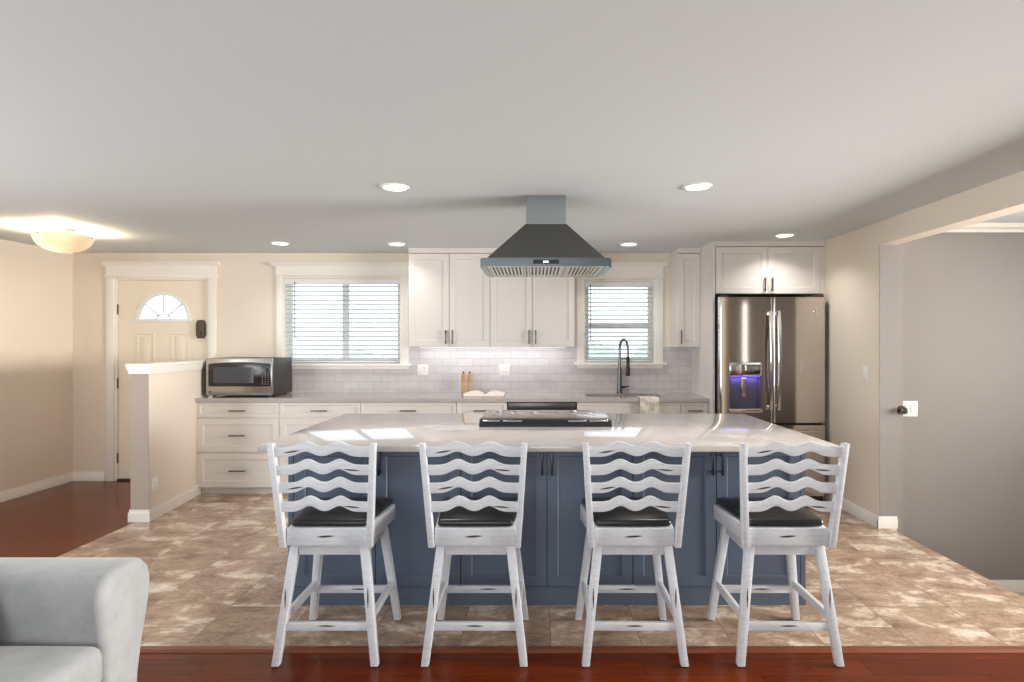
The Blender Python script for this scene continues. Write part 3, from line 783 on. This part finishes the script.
# ------------------------------------------------------------------ counter stools
def wear(bm, cx, cz, L, h, y, ang=0.0, mi=1):
    """a lens-shaped worn spot, facing -y"""
    q = B(); ptsu = []
    for k in range(9): u = k/8; ptsu.append((-L/2+L*u, h*.5*math.sin(PI*u)**.8))
    for k in range(7, 0, -1): u = k/8; ptsu.append((-L/2+L*u, -h*.45*math.sin(PI*u)))
    ca, sa = math.cos(ang), math.sin(ang)
    q.faces.new([q.verts.new((cx+u*ca-v*sa, y, cz+u*sa+v*ca)) for u, v in ptsu])
    for f in q.faces:
        f.normal_update()
        if f.normal.y > 0: f.normal_flip()
    merge(bm, q, mi)
def make_stool():
    r = thing('counter_stool', 'x', 'stool', (0,0,0), 'distressed white counter stools at the island')
    ft, tp_, zt = .224, .160, .535
    for sx in (-1, 1):
        for sy in (-1, 1):
            b = B(); sweep(b, (sx*ft, sy*ft, .004), (sx*tp_, sy*tp_, zt), .034, .034, .040, .040)
            b2 = B()
            if sy < 0:
                wear(b, sx*.188, .30, .007, .10, -.2135, 0)
            lg = obj('leg', b, [m_stool, m_mark], r)
            b = B(); lathe(b, [(.012, 0), (.014, .002), (.014, .006)], (sx*ft, sy*ft, 0), 14); obj('foot_glide', b, m_black, lg)
    def lx(z): return ft + (tp_-ft)*z/zt
    for sy in (-1, 1):
        z = .172; b = B(); bar(b, (-lx(z)+.010, sy*lx(z), z), (lx(z)-.010, sy*lx(z), z), .022, .036)
        if sy < 0: wear(b, .0, z+.004, .09, .008, -lx(z)-.0115)
        else: wear(b, .03, z+.003, .10, .008, lx(z)-.0115)
        obj('stretcher', b, [m_stool, m_mark], r)
    for sx in (-1, 1):
        z = .205; b = B(); bar(b, (sx*lx(z), -lx(z)+.010, z), (sx*lx(z), lx(z)-.010, z), .022, .036); obj('stretcher', b, [m_stool, m_mark], r)
    # lower frame between the leg tops, swivel plate
    b = B(); k = .172
    box(b, -k+.03, k-.03, -k, -k+.022, .485, .535, bev=.002); box(b, -k+.03, k-.03, k-.022, k, .485, .535, bev=.002)
    box(b, -k, -k+.022, -k+.03, k-.03, .485, .535, bev=.002); box(b, k-.022, k, -k+.03, k-.03, .485, .535, bev=.002)
    box(b, -k+.02, k-.02, -k+.02, k-.02, .515, .535)
    obj('base_frame', b, m_stool, r)
    b = B(); lathe(b, [(.11, 0), (.11, .006)], (0, 0, .535), 24); obj('swivel_plate', b, m_black, r)
    # seat frame
    pts = [(-.182, -.212), (.182, -.212), (.215, .205), (.17, .222), (-.17, .222), (-.215, .205)]
    b = B(); prism(b, pts, 'z', .541, .618, bev=.003); wear(b, -.005, .583, .085, .010, -.2135, .06); obj('seat_frame', b, [m_stool, m_mark], r)
    # cushion
    b = B(); pc = [(-.174, -.19), (.174, -.19), (.208, .205), (.165, .226), (-.165, .226), (-.208, .205)]
    prism(b, pc, 'z', .618, .652, bev=.016, seg=4)
    q = B()
    N = 14; G = {}
    for i in range(N+1):
        for j in range(N+1):
            u, v = i/N*2-1, j/N*2-1; hw = .160 + (.192-.160)*(v+1)/2
            G[i,j] = q.verts.new((u*hw, -.175+(v+1)/2*.385, .6505 + .018*(1-u**4)*(1-v**4)))
    for i in range(N):
        for j in range(N): q.faces.new((G[i,j], G[i+1,j], G[i+1,j+1], G[i,j+1]))
    merge(b, q, 0)
    obj('cushion', b, m_cush, r, 60)
    # back posts
    def pp(z): u = (z-.535)/(1.018-.535); return (.196+.032*u, -.205-.065*u)
    for sx in (-1, 1):
        b = B(); x0, y0 = pp(.535); x1, y1 = pp(1.018)
        sweep(b, (sx*x0, y0, .535), (sx*x1, y1, 1.018), .028, .042, .026, .034); obj('back_post', b, m_stool, r)
    # wavy slats
    for i, zc in enumerate((.982, .898, .815, .727)):
        hx, hy = pp(zc); hx -= .010; b = B(); N = 40; A = .027 if i else .024; hh = .0225; th = .009
        q = B(); rows = []
        for k in range(N+1):
            u = k/N; x = -hx + 2*hx*u
            o = A*(math.exp(-((u-.33)/.105)**2) + math.exp(-((u-.67)/.105)**2)) - .003
            rows.append([q.verts.new((x, hy+s*th, zc+o+v*hh)) for s, v in ((-1,-1),(-1,1),(1,1),(1,-1))])
        for k in range(N):
            for m in range(4): q.faces.new((rows[k][m], rows[k+1][m], rows[k+1][(m+1)%4], rows[k][(m+1)%4]))
        q.faces.new(rows[0]); q.faces.new(rows[-1][::-1])
        bmesh.ops.recalc_face_normals(q, faces=q.faces[:])
        es = [e for e in q.edges if len(e.link_faces)==2 and e.calc_face_angle(0) > .9]
        bmesh.ops.bevel(q, geom=es, offset=.003, segments=2, affect='EDGES', profile=.5)
        merge(b, q, 0)
        s = -1 if i % 2 == 0 else 1
        wear(b, s*hx*.62, zc-.002, .078, .008, hy-th-.0006, .16 if s < 0 else -.08)
        obj('back_slat', b, [m_stool, m_mark], r)
    return r
def copy_tree(o, parent=None):
    c = o.copy(); COL.objects.link(c)
    if parent is not None: c.parent = parent
    for ch in list(o.children): copy_tree(ch, c)
    return c
stool = make_stool()
slots = [(-.945, 'white ladder-back counter stool at the left corner of the island, nearest the sofa'),
         (-.270, 'white ladder-back counter stool second from the sofa, left of the cooktop'),
         (.458, 'white ladder-back counter stool third from the sofa, just right of the cooktop'),
         (1.160, 'white ladder-back counter stool at the right corner of the island, on the refrigerator side')]
for i, (x, lab) in enumerate(slots):
    o = stool if i == 0 else copy_tree(stool)
    o.location = (x, 2.90, 0); o['label'] = lab

# ------------------------------------------------------------------ microwave
r = thing('microwave', 'stainless and black microwave on the left end of the back counter', 'microwave', (-2.885, 5.98, .94))
mx0, mx1, my, mz0, mz1 = -3.205, -2.560, 5.765, .957, 1.320
bx('body', m_dark_side, r, mx0+.003, mx1-.003, my+.032, 6.25, mz0, mz1, bev=.004)
b = B(); box(b, mx0, mx1, my, my+.03, mz0, mz1, bev=.004); fc_ = obj('front_frame', b, m_steel, r)
b = B()
x0, x1, z0, z1 = mx0+.025, mx1-.012, 1.045, 1.268
pts = [(x0+.012, z0), (x1-.012, z0), (x1, z0+.012), (x1, z1-.012)] + [(x1-.012-(x1-x0-.024)*k/12, z1+.016*math.sin(PI*k/12)) for k in range(13)] + [(x0, z1-.012), (x0, z0+.012)]
prism(b, pts, 'y', my-.006, my+.001, bev=.002); dg = obj('door_glass', b, m_blackgl, r)
bx('viewing_window', M('microwave_window', (66, 70, 80), .12), dg, x0+.05, x0+.44, my-.0075, my-.006, z0+.035, z1-.035)
b = B()
for i in range(3):
    for j in range(6): box(b, x1-.085+.028*i, x1-.072+.028*i, my-.0072, my-.006, z0+.02+.022*j, z0+.029+.022*j)
obj('keypad', b, m_slot, dg)
bx('badge', m_steel_dark, fc_, mx0+.025, mx0+.05, my-.0015, my, .98, 1.002)
bx('display', m_black, dg, x1-.085, x1-.014, my-.0072, my-.006, z1-.045, z1-.02)
for x in (mx0+.05, mx1-.05):
    for y in (my+.06, 6.2):
        b = B(); lathe(b, [(.015, 0), (.015, .018)], (x, y, .9402), 14); obj('foot', b, m_black, r)

# ------------------------------------------------------------------ faucet
r = thing('kitchen_faucet', 'tall gunmetal pull-down faucet standing behind the sink', 'faucet', (.91, 6.235, .94))
fx, fy = .905, 6.235
b = B(); lathe(b, [(.031, 0), (.031, .006), (.026, .012), (.024, .13), (.021, .27), (.016, .275)], (fx, fy, .9402), 24); obj('body', b, m_faucet, r)
b = B(); pts = [(fx, fy, 1.20)]
for k in range(0, 7): pts.append((fx, fy, 1.21+.032*k))
for k in range(1, 17):
    a = PI*k/16; pts.append((fx + (.5-.5*math.cos(a))*.065, fy - (.5-.5*math.cos(a))*.135, 1.402+.105*math.sin(a)))
pts.append((fx+.066, fy-.136, 1.33))
rad = [.0135 + .0018*(i % 2) for i in range(len(pts))]
tube(b, pts, .0135, 14); obj('spring_hose', b, m_hose, r)
b = B(); lathe(b, [(.012, .20), (.017, .19), (.017, .10), (.021, .085), (.022, .015), (.018, 0), (.0, 0)], (fx+.066, fy-.136, 1.13), 20); obj('spray_head', b, m_black, r)
b = B(); tube(b, [(fx, fy-.005, 1.33-.02), (fx+.066, fy-.136, 1.33-.02)], .005, 8); obj('support_arm', b, m_faucet, r)
b = B(); tube(b, [(fx+.01, fy, 1.005), (fx+.055, fy, 1.005)], .013, 14); tube(b, [(fx+.045, fy, 1.005), (fx+.095, fy-.01, 1.012)], [.010, .006], 12); obj('lever', b, m_black, r)

# towel over the counter edge
r_ = B(); W_ = (1.016, 1.196); path = []
for k in range(5): path.append((5.80-.03*k, .9445))
path += [(5.664, .9438), (5.652, .9415), (5.6475, .934), (5.6465, .92)]
for k in range(1, 12): path.append((5.6465-.0025*math.sin(k*.5), .92-.024*k))
q = r_; rows = []
for i, (y, z) in enumerate(path):
    row = []
    for k in range(13):
        u = k/12; x = W_[0] + (W_[1]-W_[0])*u
        wv = .003*math.sin(u*9+1)*min(1, max(0, (i-8)/6))
        row.append(q.verts.new((x + .004*(u-.5)*(i/len(path)), y - abs(wv), z)))
    rows.append(row)
for i in range(len(rows)-1):
    for k in range(12): q.faces.new((rows[i][k], rows[i][k+1], rows[i+1][k+1], rows[i+1][k]))
bmesh.ops.recalc_face_normals(q, faces=q.faces[:])
bmesh.ops.solidify(q, geom=q.faces[:], thickness=-.003)
tw = obj('dish_towel', q, m_towel, None, 60); tag(tw, 'cream patterned dish towel draped over the counter edge at the sink', 'towel')

# pepper mills and open book
mill_prof = [(.0, 0), (.026, 0), (.026, .02), (.0225, .035), (.0215, .10), (.0185, .125), (.024, .135), (.024, .15), (.019, .158), (.0225, .18), (.0215, .20), (.012, .212), (.0, .214)]
for x, y, lab in ((-.738, 6.17, 'left wooden pepper mill behind the open book'), (-.675, 6.18, 'right wooden pepper mill behind the open book')):
    r = thing('pepper_mill', lab, 'mill', (x, y, .9402), 'wooden mills on the back counter')
    b = B(); lathe(b, mill_prof, (x, y, .9402), 24); obj('body', b, m_mill, r)
    b = B(); lathe(b, [(.006, 0), (.011, .006), (.010, .016), (.0, .021)], (x, y, .9402+.214), 16); obj('knob', b, m_bronze, r)
r = thing('open_book', 'open book with cream pages lying on the back counter beside the mills', 'book', (-.50, 5.93, .94))
bcx = -.497; b = B()
for s in (-1, 1): box(b, min(bcx, bcx+s*.205), max(bcx, bcx+s*.205), 5.80, 6.05, .9402, .9435)
obj('cover', b, m_cover, r)
for s in (-1, 1):
    b = B(); q = B(); N = 18; top = []; bot = []
    outl = []
    for k in range(N+1):
        u = k/N; x = bcx + s*.198*u
        outl.append((x,   .9445 + .06*math.sin(min(1, u*1.25)*PI*.62)*(1-.62*u) + .002))
    poly = outl + [(bcx+s*.198, .9437), (bcx, .9437)]
    prism(b, poly, 'y', 5.81, 6.04)
    obj('pages', b, m_paper, r)

# ------------------------------------------------------------------ outlets and switches
def plate(name, label, cat, faces, loc, w, h, rockers, group=None):
    """faces: 'y-' on the back wall, 'x+'/'x-' on side walls; loc = centre on the wall surface"""
    r = thing(name, label, cat, loc, group)
    def put(nm, m, u0, u1, d0, d1, z0, z1, par, bev=.001):
        b = B()
        if faces == 'y-': box(b, loc[0]+u0, loc[0]+u1, loc[1]-d1, loc[1]-d0, loc[2]+z0, loc[2]+z1, bev=bev)
        elif faces == 'x+': box(b, loc[0]+d0, loc[0]+d1, loc[1]+u0, loc[1]+u1, loc[2]+z0, loc[2]+z1, bev=bev)
        else: box(b, loc[0]-d1, loc[0]-d0, loc[1]+u0, loc[1]+u1, loc[2]+z0, loc[2]+z1, bev=bev)
        return obj(nm, b, m, par)
    p = put('cover_plate', m_plate, -w/2, w/2, .0002, .006, -h/2, h/2, r)
    for (cu, kind) in rockers:
        if kind == 'rocker': put('rocker', m_plate, cu-.016, cu+.016, .006, .010, -.032, .032, r)
        else:
            for zc in (-.02, .02):
                f = put('socket', m_plate, cu-.016, cu+.016, .006, .008, zc-.015, zc+.015, r)
                for uu in (-.006, .006): put('slot', m_slot, cu+uu-.0012, cu+uu+.0012, .008, .0085, zc-.005, zc+.006, f, 0)
    return r
plate('wall_outlet', 'white switch and outlet plate on the backsplash beside the wide window', 'outlet', 'y-', (-1.185, YB-.008, 1.185), .115, .115, [(-.023, 'rocker'), (.023, 'outlet')], 'plates on the backsplash')
plate('wall_outlet', 'white switch and outlet plate on the backsplash above the dishwasher', 'outlet', 'y-', (-.318, YB-.008, 1.185), .115, .115, [(-.023, 'rocker'), (.023, 'outlet')], 'plates on the backsplash')
plate('wall_outlet', 'white outlet low on the knee wall facing the kitchen', 'outlet', 'x+', (KX(4.90)+.004, 4.92, .285), .075, .12, [(0, 'outlet')])
plate('light_switch', 'white light switch on the beige wall between refrigerator and opening', 'switch', 'x-', (XR, 4.86, 1.22), .075, .12, [(0, 'rocker')])
plate('light_switch', 'wide white switch plate on the grey stairwell wall by the door knob', 'switch', 'y-', (3.045, 4.79, .935), .13, .125, [(-.023, 'rocker'), (.023, 'rocker')])
r = thing('door_knob', 'dark round knob at the grey edge of the stairwell opening', 'knob', (2.915, 4.68, .935))
b = B(); lathe(b, [(.0, -.006), (.033, -.006), (.036, 0)], (2.915, 4.685, .935), 28, 'y'); obj('rose', b, m_bronze, r)
b = B(); lathe(b, [(.0, -.062), (.018, -.060), (.027, -.048), (.027, -.036), (.014, -.024), (.012, -.006)], (2.915, 4.685, .935), 28, 'y'); obj('grip', b, m_steel_dark, r)

# ------------------------------------------------------------------ ceiling lights
cans = [(-.859, 3.645, 'recessed light left of the range hood, nearest the camera', 8), (1.005, 3.63, 'recessed light right of the range hood, nearest the camera', 8),
        (-2.44, 5.67, 'recessed light in front of the left edge of the wide window', 3), (-1.33, 5.71, 'recessed light in front of the leftmost upper cabinet', 2.2),
        (.92, 5.72, 'recessed light in front of the faucet window', 3), (2.23, 5.25, 'recessed light in front of the refrigerator cabinet', 4)]
for x, y, lab, pw in cans:
    r = thing('recessed_light', lab, 'light', (x, y, ZC), 'recessed ceiling lights')
    b = B(); lathe(b, [(.068, -.002), (.072, -.008), (.084, -.007), (.088, -.0005)], (x, y, ZC), 36, cap=False); obj('trim_ring', b, m_plate, r)
    b = B(); lathe(b, [(.0, -.0105), (.05, -.010), (.071, -.006), (.071, -.003)], (x, y, ZC), 36); obj('lens', b, m_lamp_lens, r)
    area('recessed_lamp', (x, y, ZC-.014), (0, 0, 0), .13, .13, pw, (1.0, .955, .90), 'DISK', 2.2)
# entry ceiling lamp
r = thing('ceiling_lamp', 'frosted glass bowl lamp hanging under the entry ceiling', 'lamp', (-3.99, 5.0, ZC))
lx_, ly_ = -3.99, 5.0
b = B(); lathe(b, [(.0, 0), (.085, -.0005), (.085, -.010), (.06, -.022), (.0, -.022)], (lx_, ly_, ZC), 32); obj('canopy', b, m_bronze, r)
b = B(); tube(b, [(lx_, ly_, ZC-.02), (lx_, ly_, ZC-.19)], .008, 12)
for a in (.3, .3+2*PI/3, .3+4*PI/3): tube(b, [(lx_, ly_, ZC-.045), (lx_+.20*math.cos(a), ly_+.20*math.sin(a), ZC-.052)], .004, 8)
obj('stem', b, m_bronze, r)
b = B()
prof = [(.209*math.sin(k/14*PI/2)+.0001*(k==0), -.052-.145*math.cos(k/14*PI/2)**.9) for k in range(15)]
prof += [(rr-.006, zz+.004) for rr, zz in prof[::-1] if rr > .02] + [(.0, -.192)]
q = B(); lathe(q, [pz for pz in prof], (lx_, ly_, ZC), 48); merge(b, q, 0)
bowl = obj('bowl', b, m_bowl, r, 60)
for a in (.3, .3+2*PI/3, .3+4*PI/3):
    b = B(); lathe(b, [(.0, -.009), (.007, -.005), (.007, .005), (.0, .009)], (lx_+.206*math.cos(a), ly_+.206*math.sin(a), ZC-.064), 12); obj('finial', b, m_bronze, bowl)
pl = bpy.data.lights.new('entry_bulb', 'POINT'); pl.energy = 120; pl.color = (1.0, .79, .53); pl.shadow_soft_size = .04
po = bpy.data.objects.new('entry_bulb', pl); COL.objects.link(po); po.location = (lx_-.07, ly_, ZC-.085)

# ------------------------------------------------------------------ sofa
r = thing('sofa', 'light grey fabric sofa at the lower left with one rounded arm in view', 'sofa', (-1.9, 1.6, 0))
prof = [(2.03, .06), (2.025, .30), (2.02, .44), (2.005, .53), (2.0, .59), (2.012, .63), (2.045, .658), (2.10, .670), (2.17, .670), (2.225, .655), (2.26, .622), (2.275, .575), (2.27, .51), (2.25, .43), (2.225, .34), (2.205, .24), (2.195, .06)]
b = B(); prism(b, prof, 'x', -2.62, -1.468, bev=.03, seg=4); obj('arm', b, m_sofa, r, 50)
b = B(); box(b, -2.60, -1.50, -.45, 2.02, .06, .29, bev=.015); obj('base', b, m_sofa, r)
b = B(); box(b, -2.66, -2.30, -.45, 2.02, .06, .80, bev=.05, seg=4); obj('backrest', b, m_sofa, r)
b = B(); prism(b, [(4.03-2*1.225-y+.0, z) for y, z in prof], 'x', -2.62, -1.468, bev=.03, seg=4); obj('arm', b, m_sofa, r, 50)
def pillow(bm, x0, x1, y0, y1, z0, z1, ex=.03, rnd=.045):
    q = B(); box(q, x0, x1, y0, y1, z0, z1, bev=rnd, seg=5)
    bmesh.ops.subdivide_edges(q, edges=[e for e in q.edges if e.calc_length() > .15], cuts=8, use_grid_fill=True)
    cx, cy = (x0+x1)/2, (y0+y1)/2
    for v in q.verts:
        u, w = (v.co.x-cx)/(x1-x0)*2, (v.co.y-cy)/(y1-y0)*2
        if v.co.z > (z0+z1)/2: v.co.z += ex*max(0, (1-u*u))*max(0, (1-w*w))
    merge(bm, q, 0)
b = B(); pillow(b, -2.29, -1.45, .80, 2.012, .292, .446); obj('seat_cushion', b, m_sofa, r, 60)
b = B(); pillow(b, -2.29, -1.45, -.44, .795, .292, .446); obj('seat_cushion', b, m_sofa, r, 60)
def backcush(y0, y1):
    b = B(); q = B(); box(q, -.09, .09, y0, y1, 0, .40, bev=.06, seg=5)
    merge(b, q, 0, Matrix.Translation((-1.840, 0, .438)) @ Matrix.Rotation(math.radians(-12), 4, 'Y')); obj('back_cushion', b, m_sofa, r, 60)
backcush(.82, 1.97); backcush(-.42, .79)

# ------------------------------------------------------------------ outdoors, seen through the blinds
b = B(); box(b, -30, 30, YB+.5, 45, -.6, -.5); struct('ground_lawn', b, m_lawn)
b = B()
for k in range(40):
    x = -16 + .8*k + random.uniform(-.2, .2); h = random.uniform(1.3, 2.0)
    q = B(); bmesh.ops.create_icosphere(q, subdivisions=3, radius=1.0)
    for v in q.verts: v.co = v.co * (1 + .12*math.sin(v.co.x*9+k)*math.cos(v.co.z*8+v.co.y*7))
    merge(b, q, 0, Matrix.Translation((x, 16+random.uniform(-.5, .5), -.5+h*.45)) @ Matrix.Diagonal((.75, .6, h*.55, 1)))
hd = obj('hedge', b, m_hedge, None, 60); hd['kind'] = 'stuff'; hd['label'] = 'pale green hedge outside beyond the window blinds'; hd['category'] = 'hedge'
